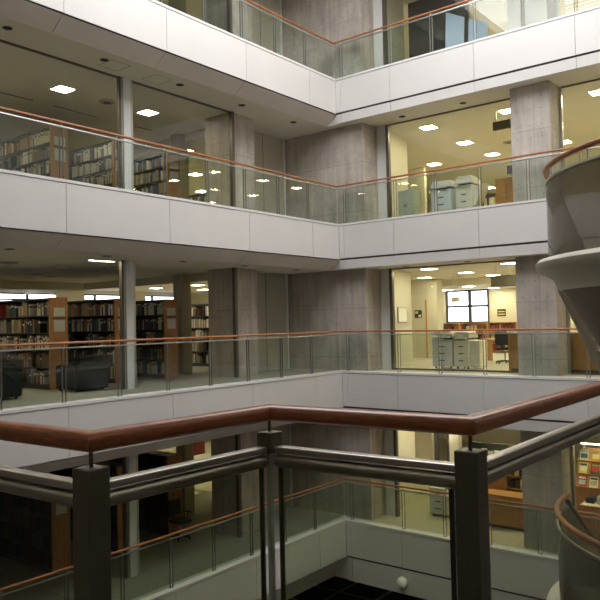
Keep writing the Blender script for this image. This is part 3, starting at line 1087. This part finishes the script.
# low bookcases under the far window of the right room
for k, (x0, x1, w) in enumerate(((-2.75, -1.75, 'left'), (-1.72, -0.5, 'middle'), (-0.47, 0.75, 'right'))):
    root = thing('low_bookcase', 'low oak bookcase with red books under the far window, %s one' % w, 'bookcase', (x0, 11.2, -0.01), 0, 'low bookcases under the window')
    ww = x1 - x0
    MB().box(0, 0.04, 0, 0.32, 0, 1.25, 'oak').build('side_panel', root)
    MB().box(ww - 0.04, ww, 0, 0.32, 0, 1.25, 'oak').build('side_panel', root)
    MB().box(0.04, ww - 0.04, 0.29, 0.32, 0, 1.25, 'oak').build('back_panel', root)
    for zz in (0.05, 0.46, 0.86, 1.22):
        MB().box(0.04, ww - 0.04, 0.0, 0.29, zz, zz + 0.03, 'oak').build('shelf', root)
    for zz in (0.08, 0.49, 0.89):
        fill_shelf(x0 + 0.05, x1 - 0.05, 11.22, zz - 0.0095, 0.31, lambda px, py: 440 < px < 500 and py < 342, 'low bookcases under the far window',
                   ['book_red', 'book_red', 'book_navy', 'book_cream', 'book_brown', 'book_black'])

BOOKS.sort(key=lambda b: -b[0])
indiv = [b for b in BOOKS[:300] if b[0] > 0]
rest = BOOKS[len(indiv):]
COLN = {'book_black': 'black', 'book_brown': 'brown', 'book_grey': 'grey', 'book_cream': 'cream', 'book_white': 'white', 'book_navy': 'dark blue',
        'book_green': 'dark green', 'book_red': 'red', 'book_tan': 'tan'}
for s, k, x, y, z, w, d, h, where in indiv:
    o = bpy.data.objects.new('book', book_proto(k))
    COL.objects.link(o)
    o.location = (x, y, z)
    o.scale = (w / 0.05, d / 0.2, h / 0.28)
    tag(o, '%s upright book on the shelves of the %s' % (COLN[k], where), 'book', '%s books, %s' % (COLN[k], where))
mb = MB()
for s, k, x, y, z, w, d, h, where in rest:
    book_geom(mb, x, y, z, w, d, h, k, k)
o = mb.build('packed_books')
o['kind'] = 'stuff'
tag(o, 'remaining books packed on the dim library shelves', 'books')


# ------------------------------------------------------------------ furniture
def armchair(label, x, y, rz):
    root = thing('armchair', label, 'armchair', (x, y, -0.008), rz, 'dark armchairs')
    MB().box(-0.38, 0.38, -0.40, 0.40, 0.05, 0.28, 'armchair').build('base', root, bevel=0.03)
    MB().box(-0.20, 0.36, -0.28, 0.28, 0.28, 0.43, 'armchair').build('seat_cushion', root, bevel=0.04)
    for s in (-1, 1):
        MB().box(-0.36, 0.38, s * 0.29, s * 0.43, 0.05, 0.58, 'armchair').build('armrest', root, bevel=0.04)
    MB().hexa([(-0.42, -0.42, 0.05), (-0.20, -0.42, 0.05), (-0.20, 0.42, 0.05), (-0.42, 0.42, 0.05)],
              [(-0.50, -0.42, 0.80), (-0.32, -0.42, 0.80), (-0.32, 0.42, 0.80), (-0.50, 0.42, 0.80)], 'armchair').build('backrest', root, bevel=0.04)
    for sx in (-0.32, 0.32):
        for sy in (-0.34, 0.34):
            MB().cyl((sx, sy, 0), (sx, sy, 0.06), 0.025, 'black', 8).build('leg', root)
    return root


armchair('dark green armchair at the far left edge before the bookcase', -2.15, -9.25, PI)
armchair('dark green armchair before the leftmost oak end panel', -2.2, -7.1, PI)


def photocopier(label, x, y, z, w, h, body, kind=0):
    root = thing('photocopier', label, 'photocopier', (x, y, z), 0)
    d = 0.62
    MB().box(0, w, 0, d, 0.06, h * 0.78, body).build('body', root, bevel=0.02)
    for k in range(3):
        z0 = 0.10 + k * 0.2
        dr = MB().box(0.03, w - 0.03, -0.02, 0.0, z0, z0 + 0.18, body).build('paper_drawer', root, bevel=0.006)
        MB().box(w * 0.35, w * 0.65, -0.03, -0.02, z0 + 0.12, z0 + 0.15, 'dark_grey').build('drawer_handle', dr)
    MB().box(0.0, w, 0.0, d, h * 0.82, h * 0.92, body).build('scanner', root, bevel=0.01)
    MB().box(0.02, w - 0.05, 0.04, d - 0.02, h * 0.92, h, 'white_plastic').build('lid', root, bevel=0.02)
    MB().box(0.05, w - 0.05, 0.12, d - 0.05, h * 0.78, h * 0.82, 'dark_grey').build('output_slot', root)
    MB().box(w * 0.1, w * 0.9, -0.14, 0.0, h * 0.80, h * 0.84, 'grey_plastic').build('control_panel', root, bevel=0.008)
    if kind:
        MB().hexa([(w, 0.1, h * 0.30), (w + 0.04, 0.1, h * 0.30), (w + 0.04, d - 0.1, h * 0.30), (w, d - 0.1, h * 0.30)],
                  [(w, 0.1, h * 0.70), (w + 0.30, 0.1, h * 0.78), (w + 0.30, d - 0.1, h * 0.78), (w, d - 0.1, h * 0.70)], 'white_plastic').build('paper_tray', root)
    for sx in (0.08, w - 0.08):
        for sy in (0.08, d - 0.08):
            MB().cyl((sx, sy, 0), (sx, sy, 0.062), 0.03, 'black', 8).build('caster', root)
    return root


photocopier('blue-grey photocopier behind the right glass, middle storey', 1.80, 2.0, -0.008, 0.64, 1.10, 'grey_plastic')
r = photocopier('off-white photocopier with side finisher, right of the blue-grey one', 2.50, 1.97, -0.008, 0.48, 1.06, 'white_plastic')
MB().box(0.49, 0.78, 0.05, 0.58, 0.05, 0.80, 'white_plastic').build('finisher', r, bevel=0.02)
photocopier('blue-grey photocopier in the upper right room', 2.20, 1.45, T(3) - 0.008, 0.62, 1.12, 'grey_plastic')
photocopier('off-white photocopier with paper tray in the upper right room', 2.95, 1.45, T(3) - 0.008, 0.50, 1.16, 'white_plastic', 1)
photocopier('pale photocopier on the lowest storey beside the near steel post', 1.72, 1.75, T(1) - 0.008, 0.56, 1.0, 'grey_plastic', 1)


def counter(label, x0, x1, y0, y1, z, h, mat='oak'):
    root = thing('counter', label, 'counter', (x0, y0, z), 0)
    w, d = x1 - x0, y1 - y0
    MB().box(0.02, w - 0.02, 0.03, 0.06, 0.08, h - 0.04, mat).build('front_panel', root)
    MB().box(0.0, 0.04, 0.02, d, 0.0, h - 0.04, mat).build('side_panel', root)
    MB().box(w - 0.04, w, 0.02, d, 0.0, h - 0.04, mat).build('side_panel', root)
    MB().box(-0.02, w + 0.02, 0, d + 0.02, h - 0.04, h, mat).build('worktop', root, bevel=0.006)
    MB().box(0.04, w - 0.04, 0.08, d - 0.04, 0.0, 0.08, 'black').build('plinth', root)
    return root


counter('long oak service counter behind the right concrete column, middle storey', 4.30, 8.8, 1.50, 2.15, -0.008, 1.02)
pp = None
for k, (x, y, w) in enumerate(((4.40, 1.66, 'left of the column'), (6.45, 1.60, 'right of the column'), (6.85, 1.70, 'far right of the column'))):
    mb = MB()
    for q in range(5):
        mb.box(-0.15 + 0.004 * q, 0.15 + 0.003 * q, -0.11, 0.11 - 0.004 * q, 0.014 * q, 0.014 * q + 0.013, 'paper')
    o = mb.build('paper_stack', loc=(x, y, 1.013))
    tag(o, 'white paper stack on the oak service counter, %s' % w, 'papers')
o = thing('telephone', 'small black telephone on the oak counter left of the column', 'telephone', (4.76, 1.75, 1.013))
MB().hexa([(-0.09, -0.1, 0), (0.09, -0.1, 0), (0.09, 0.1, 0), (-0.09, 0.1, 0)], [(-0.08, -0.09, 0.03), (0.08, -0.09, 0.03), (0.08, 0.09, 0.09), (-0.08, 0.09, 0.09)], 'black').build('base', o, bevel=0.004)
MB().box(-0.085, -0.035, -0.09, 0.09, 0.085, 0.115, 'black').build('handset', o, bevel=0.01)

# desk and office chair further in
root = thing('desk', 'oak desk behind the off-white photocopier', 'desk', (1.75, 5.2, -0.008))
MB().box(0, 1.5, 0, 0.7, 0.70, 0.74, 'oak').build('desktop', root, bevel=0.005)
MB().box(0.02, 0.06, 0.03, 0.67, 0, 0.70, 'oak').build('side_panel', root)
MB().box(1.44, 1.48, 0.03, 0.67, 0, 0.70, 'oak').build('side_panel', root)
MB().box(0.06, 0.52, 0.03, 0.06, 0.05, 0.69, 'oak').build('drawer_front', root)


def office_chair(label, x, y, z, rz, mat='black'):
    root = thing('office_chair', label, 'chair', (x, y, z), rz)
    MB().box(-0.23, 0.23, -0.23, 0.23, 0.43, 0.51, mat).build('seat', root, bevel=0.03)
    MB().box(-0.21, 0.21, 0.20, 0.26, 0.58, 1.0, mat).build('backrest', root, bevel=0.025)
    MB().box(-0.03, 0.03, 0.23, 0.25, 0.45, 0.60, mat).build('back_stem', root)
    MB().cyl((0, 0, 0.08), (0, 0, 0.44), 0.028, 'steel', 10).build('gas_column', root)
    for k in range(5):
        a = 2 * PI * k / 5
        lg = MB().cyl((0, 0, 0.10), (0.28 * math.cos(a), 0.28 * math.sin(a), 0.07), 0.022, mat, 8).build('base_arm', root)
        MB().cyl((0.28 * math.cos(a) - 0.015, 0.28 * math.sin(a), 0.03), (0.28 * math.cos(a) + 0.015, 0.28 * math.sin(a), 0.03), 0.03, 'black', 10).build('caster', lg)
    for s in (-1, 1):
        MB().sweep([(s * 0.27, -0.12, 0.66), (s * 0.27, 0.14, 0.66)], rrect(0.05, 0.03, 0.01, 2), mat).cyl((s * 0.25, 0.0, 0.47), (s * 0.27, 0.0, 0.65), 0.014, mat, 8).build('armrest', root)
    return root


office_chair('dark office chair at the desk, seen right of the photocopiers', 2.95, 4.6, -0.008, PI)
office_chair('small black chair beside the ochre bookcase end on the lowest storey', -2.62, -3.85, T(1) - 0.008, PI / 2)


# hanging and wall signs
def hanging_sign(label, x, y, z, w, h, ceil, mat='sign'):
    root = thing('hanging_sign', label, 'sign', (x, y, z), 0)
    MB().box(-w / 2, w / 2, -0.025, 0.025, 0, h, mat).build('board', root, bevel=0.006)
    for s in (-0.3, 0.3):
        MB().cyl((s * w, 0, h), (s * w, 0, ceil - z), 0.010, 'white_metal', 8).build('hanger_rod', root)
    return root


hanging_sign('large olive sign board hung from the ceiling, middle storey right room', 3.62, 3.0, 2.31, 0.74, 0.33, T(3) - TOP)
hanging_sign('olive sign board hung from the ceiling, upper right room beside the column', 4.13, 2.0, 6.57, 0.52, 0.24, T(4) - TOP)
hanging_sign('small pale sign hung before the far window', 0.65, 6.0, 2.0, 0.27, 0.16, T(3) - TOP, 'plate')


def wall_sign(label, x, y, z, w, h, marks):
    root = thing('wall_sign', label, 'sign', (x, y, z), 0)
    MB().box(-w / 2, w / 2, -0.02, -0.001, 0, h, 'dark_sign').build('board', root)
    for a, b, c, d, mt in marks:
        MB().box(-w / 2 + a * w, -w / 2 + b * w, -0.024, -0.0201, c * h, d * h, mt).build('marking', root)
    return root


wall_sign('small dark notice with white marks on the cream wall beside the pillar', -1.36, 7.0, 1.48, 0.30, 0.29,
          ((0.1, 0.5, 0.55, 0.85, 'yellow'), (0.55, 0.9, 0.1, 0.4, 'paper')))
wall_sign('small dark notice with two yellow lines on the wall right of the far window', -0.18, YW, 1.48, 0.36, 0.30,
          ((0.1, 0.9, 0.58, 0.72, 'yellow'), (0.1, 0.9, 0.2, 0.36, 'yellow')))
root = thing('lit_poster', 'small glowing yellow notice on the cream wall beside the core', 'poster', (0.66, 2.30, 1.33))
MB().box(0.001, 0.03, -0.27, 0.27, 0, 0.48, 'beige').build('frame', root, bevel=0.004)
MB().box(0.0305, 0.034, -0.235, 0.235, 0.035, 0.445, 'lightbox').build('sheet', root)

# upper right room: oak cabinet with a monitor, grey cabinet by the core
root = thing('cabinet', 'oak cabinet left of the concrete column in the upper right room', 'cabinet', (3.86, 2.05, T(3) - 0.008))
MB().box(0, 0.62, 0, 0.45, 0.04, 1.05, 'oak').build('body', root, bevel=0.005)
for k in range(2):
    dd = MB().box(0.01 + 0.305 * k, 0.305 + 0.305 * k, -0.02, 0, 0.06, 1.03, 'oak').build('door', root)
    MB().box(0.27 + 0.05 * k, 0.285 + 0.05 * k, -0.035, -0.02, 0.5, 0.62, 'steel').build('handle', dd)
MB().box(0.02, 0.60, 0.02, 0.43, 0, 0.04, 'black').build('plinth', root)
root = thing('monitor', 'white boxy monitor standing on the oak cabinet', 'monitor', (4.32, 2.2, T(3) + 1.043))
MB().box(-0.15, 0.15, -0.14, 0.16, 0.04, 0.36, 'white_plastic').build('housing', root, bevel=0.015)
MB().box(-0.12, 0.12, -0.146, -0.14, 0.08, 0.32, 'dark_grey').build('screen', root)
MB().box(-0.10, 0.10, -0.10, 0.10, 0, 0.04, 'white_plastic').build('foot', root)
root = thing('cabinet', 'low pale green cabinet beside the core in the upper right room', 'cabinet', (1.10, 1.5, T(3) - 0.008))
MB().box(0, 0.52, 0, 0.4, 0.03, 1.0, 'edge').build('body', root, bevel=0.01)
for k in range(2):
    dd = MB().box(0.01 + 0.255 * k, 0.255 + 0.255 * k, -0.018, 0, 0.05, 0.98, 'edge').build('door', root)
    MB().box(0.215 + 0.05 * k, 0.235 + 0.05 * k, -0.03, -0.018, 0.5, 0.6, 'dark_grey').build('handle', dd)
MB().box(0.02, 0.50, 0.02, 0.38, 0, 0.03, 'black').build('plinth', root)
root = thing('side_table', 'low dark side table left of the oak cabinet, upper right room', 'table', (3.38, 2.2, T(3) - 0.008))
MB().box(0, 0.46, 0, 0.4, 0.66, 0.70, 'dark_grey').build('tabletop', root)
for sx in (0.03, 0.43):
    for sy in (0.03, 0.37):
        MB().box(sx - 0.02, sx + 0.02, sy - 0.02, sy + 0.02, 0, 0.66, 'dark_grey').build('leg', root)

# top storey: dark sheet painted for unlit depth, blue boards imitate glass reflections
mb = MB()
mb.box(0.66, 2.7, 3.2, 3.3, T(4), ZT - 0.1, 'dark_grey')
struct(mb, 'wall_shade_sheet', 'dark sheet standing in for shade in the topmost right room')
for k, (x, w) in enumerate(((2.95, 'left'), (3.60, 'right'))):
    root = thing('reflection_board', 'pale blue board imitating a glass reflection, topmost storey, %s one' % w, 'board', (x, 1.6 + 0.1 * k, T(4) - 0.008), 0.2)
    MB().hexa([(-0.26, 0, 0.04), (0.26, 0, 0.04), (0.26, 0.03, 0.04), (-0.26, 0.03, 0.04)], [(-0.26, 0.28, 1.80 - 0.32 * k), (0.26, 0.28, 1.55 - 0.32 * k), (0.26, 0.31, 1.55 - 0.32 * k), (-0.26, 0.31, 1.80 - 0.32 * k)], 'blue').build('panel', root)
    for s in (-0.2, 0.2):
        MB().cyl((s, 0.03, 0.0), (s, 0.55, 0.0), 0.02, 'dark_grey', 8).build('foot', root)
        MB().cyl((s, 0.5, 0.01), (s, 0.24, 0.9), 0.012, 'dark_grey', 8).build('brace', root)

# lowest storey: shelving, counter, rack
counter('oak counter left of the column on the lowest storey', 3.30, 4.62, 1.62, 2.2, T(1) - 0.008, 0.88)
root = thing('open_cabinet', 'oak open cabinet with dark boxes on the lowest storey counter', 'cabinet', (3.24, 2.35, T(1) - 0.008))
MB().box(0, 0.55, 0, 0.4, 0, 1.6, 'oak').build('side_block', root, bevel=0.005)
MB().box(0.55, 1.4, 0.36, 0.40, 0, 1.6, 'oak').build('back_panel', root)
for zz in (0.02, 0.9, 1.25, 1.57):
    MB().box(0.55, 1.4, 0, 0.36, zz, zz + 0.03, 'oak').build('shelf', root)
for k in range(5):
    for j in range(2):
        o = MB().box(0, 0.12, 0, 0.22, 0, 0.2 + 0.03 * ((k + j) % 3), ['black', 'dark_grey', 'paper', 'black', 'book_navy'][(k + j) % 5]).build('file_box', bevel=0.004, loc=(3.86 + 0.15 * k, 2.4, T(1) - 0.008 + 0.9305 + 0.35 * j))
        tag(o, '%s file box on the %s shelf of the open cabinet, %s from the left' % (['black', 'grey', 'white', 'black', 'blue'][(k + j) % 5], ['lower', 'upper'][j], ORDN[k]), 'box', 'file boxes in the open cabinet')
counter('pale-topped oak counter right of the column on the lowest storey', 5.98, 8.6, 1.62, 2.2, T(1) - 0.008, 0.92)
o = MB().box(6.0, 8.5, 1.64, 2.15, T(1) + 0.9125, T(1) + 0.92, 'paper').build('desk_mat')
tag(o, 'pale mat covering the counter under the magazine rack', 'mat')
root = thing('magazine_rack', 'slanting oak magazine rack with colourful covers right of the column', 'rack', (5.68, 2.32, T(1) - 0.008))
MB().hexa([(0, 0, 0), (2.4, 0, 0), (2.4, 0.5, 0), (0, 0.5, 0)], [(0, 0, 1.2), (2.4, 0, 1.2), (2.4, 0.5, 1.2), (0, 0.5, 1.2)], 'oak').build('base_cabinet', root)
MB().hexa([(0, 0.0, 1.2), (2.4, 0.0, 1.2), (2.4, 0.5, 1.2), (0, 0.5, 1.2)], [(0, 0.40, 2.15), (2.4, 0.40, 2.15), (2.4, 0.5, 2.15), (0, 0.5, 2.15)], 'oak').build('slanted_board', root)
for k in range(3):
    y, zz = 0.40 * k / 3, 1.2 + 0.95 * k / 3
    MB().box(0, 2.4, y - 0.05, y, zz, zz + 0.03, 'oak').build('ledge', root)
MB().box(0.1, 2.3, 0.2, 0.26, 2.28, 2.31, 'strip').build('lamp_tube', root)
for s in (0.12, 2.24):
    MB().box(s, s + 0.04, 0.22, 0.46, 2.15, 2.30, 'grey_metal').build('lamp_bracket', root)
mc = ['red', 'yellow', 'blue', 'paper', 'book_green', 'oak', 'book_tan', 'book_cream']
tilt = math.atan2(0.40, 0.95)
for k in range(3):
    for i in range(8):
        mb = MB().box(0, 0.21, 0, 0.006, 0, 0.275, mc[(i * 3 + k) % 8]).box(0.02, 0.19, -0.0008, -0.0001, 0.05, 0.17, mc[(i * 5 + k + 2) % 8]).box(0.02, 0.19, -0.0008, -0.0001, 0.20, 0.25, mc[(i + k + 3) % 8])
        o = mb.build('magazine', loc=(5.73 + 0.29 * i, 2.32 + 0.40 * k / 3 - 0.022, T(1) - 0.008 + 1.2 + 0.95 * k / 3 + 0.031))
        o.rotation_euler = (-tilt, 0, 0)
        tag(o, 'colourful magazine on the %s ledge of the rack, %s from the left' % (['bottom', 'middle', 'top'][k], (ORDN + ['seventh', 'eighth'])[i]), 'magazine', 'magazines on the rack')
for k in range(8):
    o = MB().box(0, 0.2, 0, 0.26, 0, 0.14 + 0.04 * (k % 2), ['black', 'paper', 'dark_grey'][k % 3]).build('tray', bevel=0.005, loc=(6.05 + 0.28 * k, 1.86, T(1) + 0.9205))
    tag(o, '%s document tray on the pale counter below the magazine rack, %s from the left' % (['black', 'white', 'grey'][k % 3], (ORDN + ['seventh', 'eighth'])[k]), 'tray', 'trays below the rack')
# lowest storey door frame, poster display
mb = MB()
for x in (1.50, 1.92):
    mb.box(x, x + 0.10, 2.55, 2.65, T(1), T(2) - TOP, 'frame')
mb.box(1.6, 1.92, 2.59, 2.61, T(1) + 0.05, T(2) - TOP, 'window')
struct(mb, 'door_1', 'dark framed glass door beside the cream wall')
mb = MB().box(2.02, 2.32, 2.5, 2.7, T(1), T(2) - TOP, 'cream')
struct(mb, 'wall_pier', 'cream pier on the lowest storey')
root = thing('notice_board', 'dark notice board with white and red sheets on the lowest storey', 'notice board', (2.40, 2.95, T(1) - 0.008))
MB().box(0, 1.2, 0, 0.06, 0.5, 2.0, 'dark_sign').build('panel', root)
for s in (0.05, 1.1):
    MB().box(s, s + 0.05, 0.0, 0.3, 0, 0.5, 'dark_grey').build('leg', root)
for k in range(6):
    MB().box(0.05 + 0.19 * k, 0.21 + 0.19 * k, -0.006, -0.0001, 1.50 + 0.02 * (k % 2), 1.78 + 0.03 * (k % 3), ['paper', 'red', 'paper', 'plate', 'paper', 'red'][k]).build('sheet', root)
root = thing('notice_stand', 'red notice on a slim stand beyond the left column, lowest storey', 'stand', (-6.0, 0.0, T(1) - 0.008))
MB().box(-0.05, 0.0, -0.35, 0.35, 1.25, 1.75, 'book_red').build('board', root)
MB().cyl((-0.025, -0.3, 0.0), (-0.025, -0.3, 1.8), 0.03, 'white_metal', 8).build('pole', root)
MB().cyl((-0.025, -0.3, 0.0), (-0.025, -0.3, 0.03), 0.25, 'white_metal', 20).build('foot', root)
# round dome on the lowest fascia strip
root = thing('dome_lamp', 'grey glass dome fixed to the lowest fascia strip', 'dome', (1.85, 0.06, -5.55))
mb = MB().revolve([(0.0, -0.16), (0.06, -0.15), (0.11, -0.115), (0.145, -0.06), (0.155, 0.0), (0.145, 0.06), (0.11, 0.115), (0.06, 0.15), (0.0, 0.16)], (0, -0.17), 0, 2 * PI, 28, 'white_plastic', closed=False)
mb.build('globe', root, sharp=80)
MB().cyl((0, -0.05, 0), (0, 0.01, 0), 0.10, 'dark_grey', 20).build('mount', root)

# ------------------------------------------------------------------ light from the sky over the atrium
w = bpy.data.worlds.new('sky')
S.world = w
w.use_nodes = True
bg = w.node_tree.nodes.get('Background') or w.node_tree.nodes.new('ShaderNodeBackground')
bg.inputs['Color'].default_value = (0.97, 0.975, 1.0, 1)
bg.inputs['Strength'].default_value = 6.6
S.view_settings.view_transform = 'Standard'
S.view_settings.look = 'None'
S.view_settings.gamma = 1
S.view_settings.exposure = 0.0
S.cycles.max_bounces = 10
S.cycles.diffuse_bounces = 5
S.cycles.glossy_bounces = 4
S.cycles.transparent_max_bounces = 32
S.cycles.use_denoising = True
S.cycles.caustics_reflective = False
S.cycles.caustics_refractive = False
S.cycles.sample_clamp_indirect = 6.0
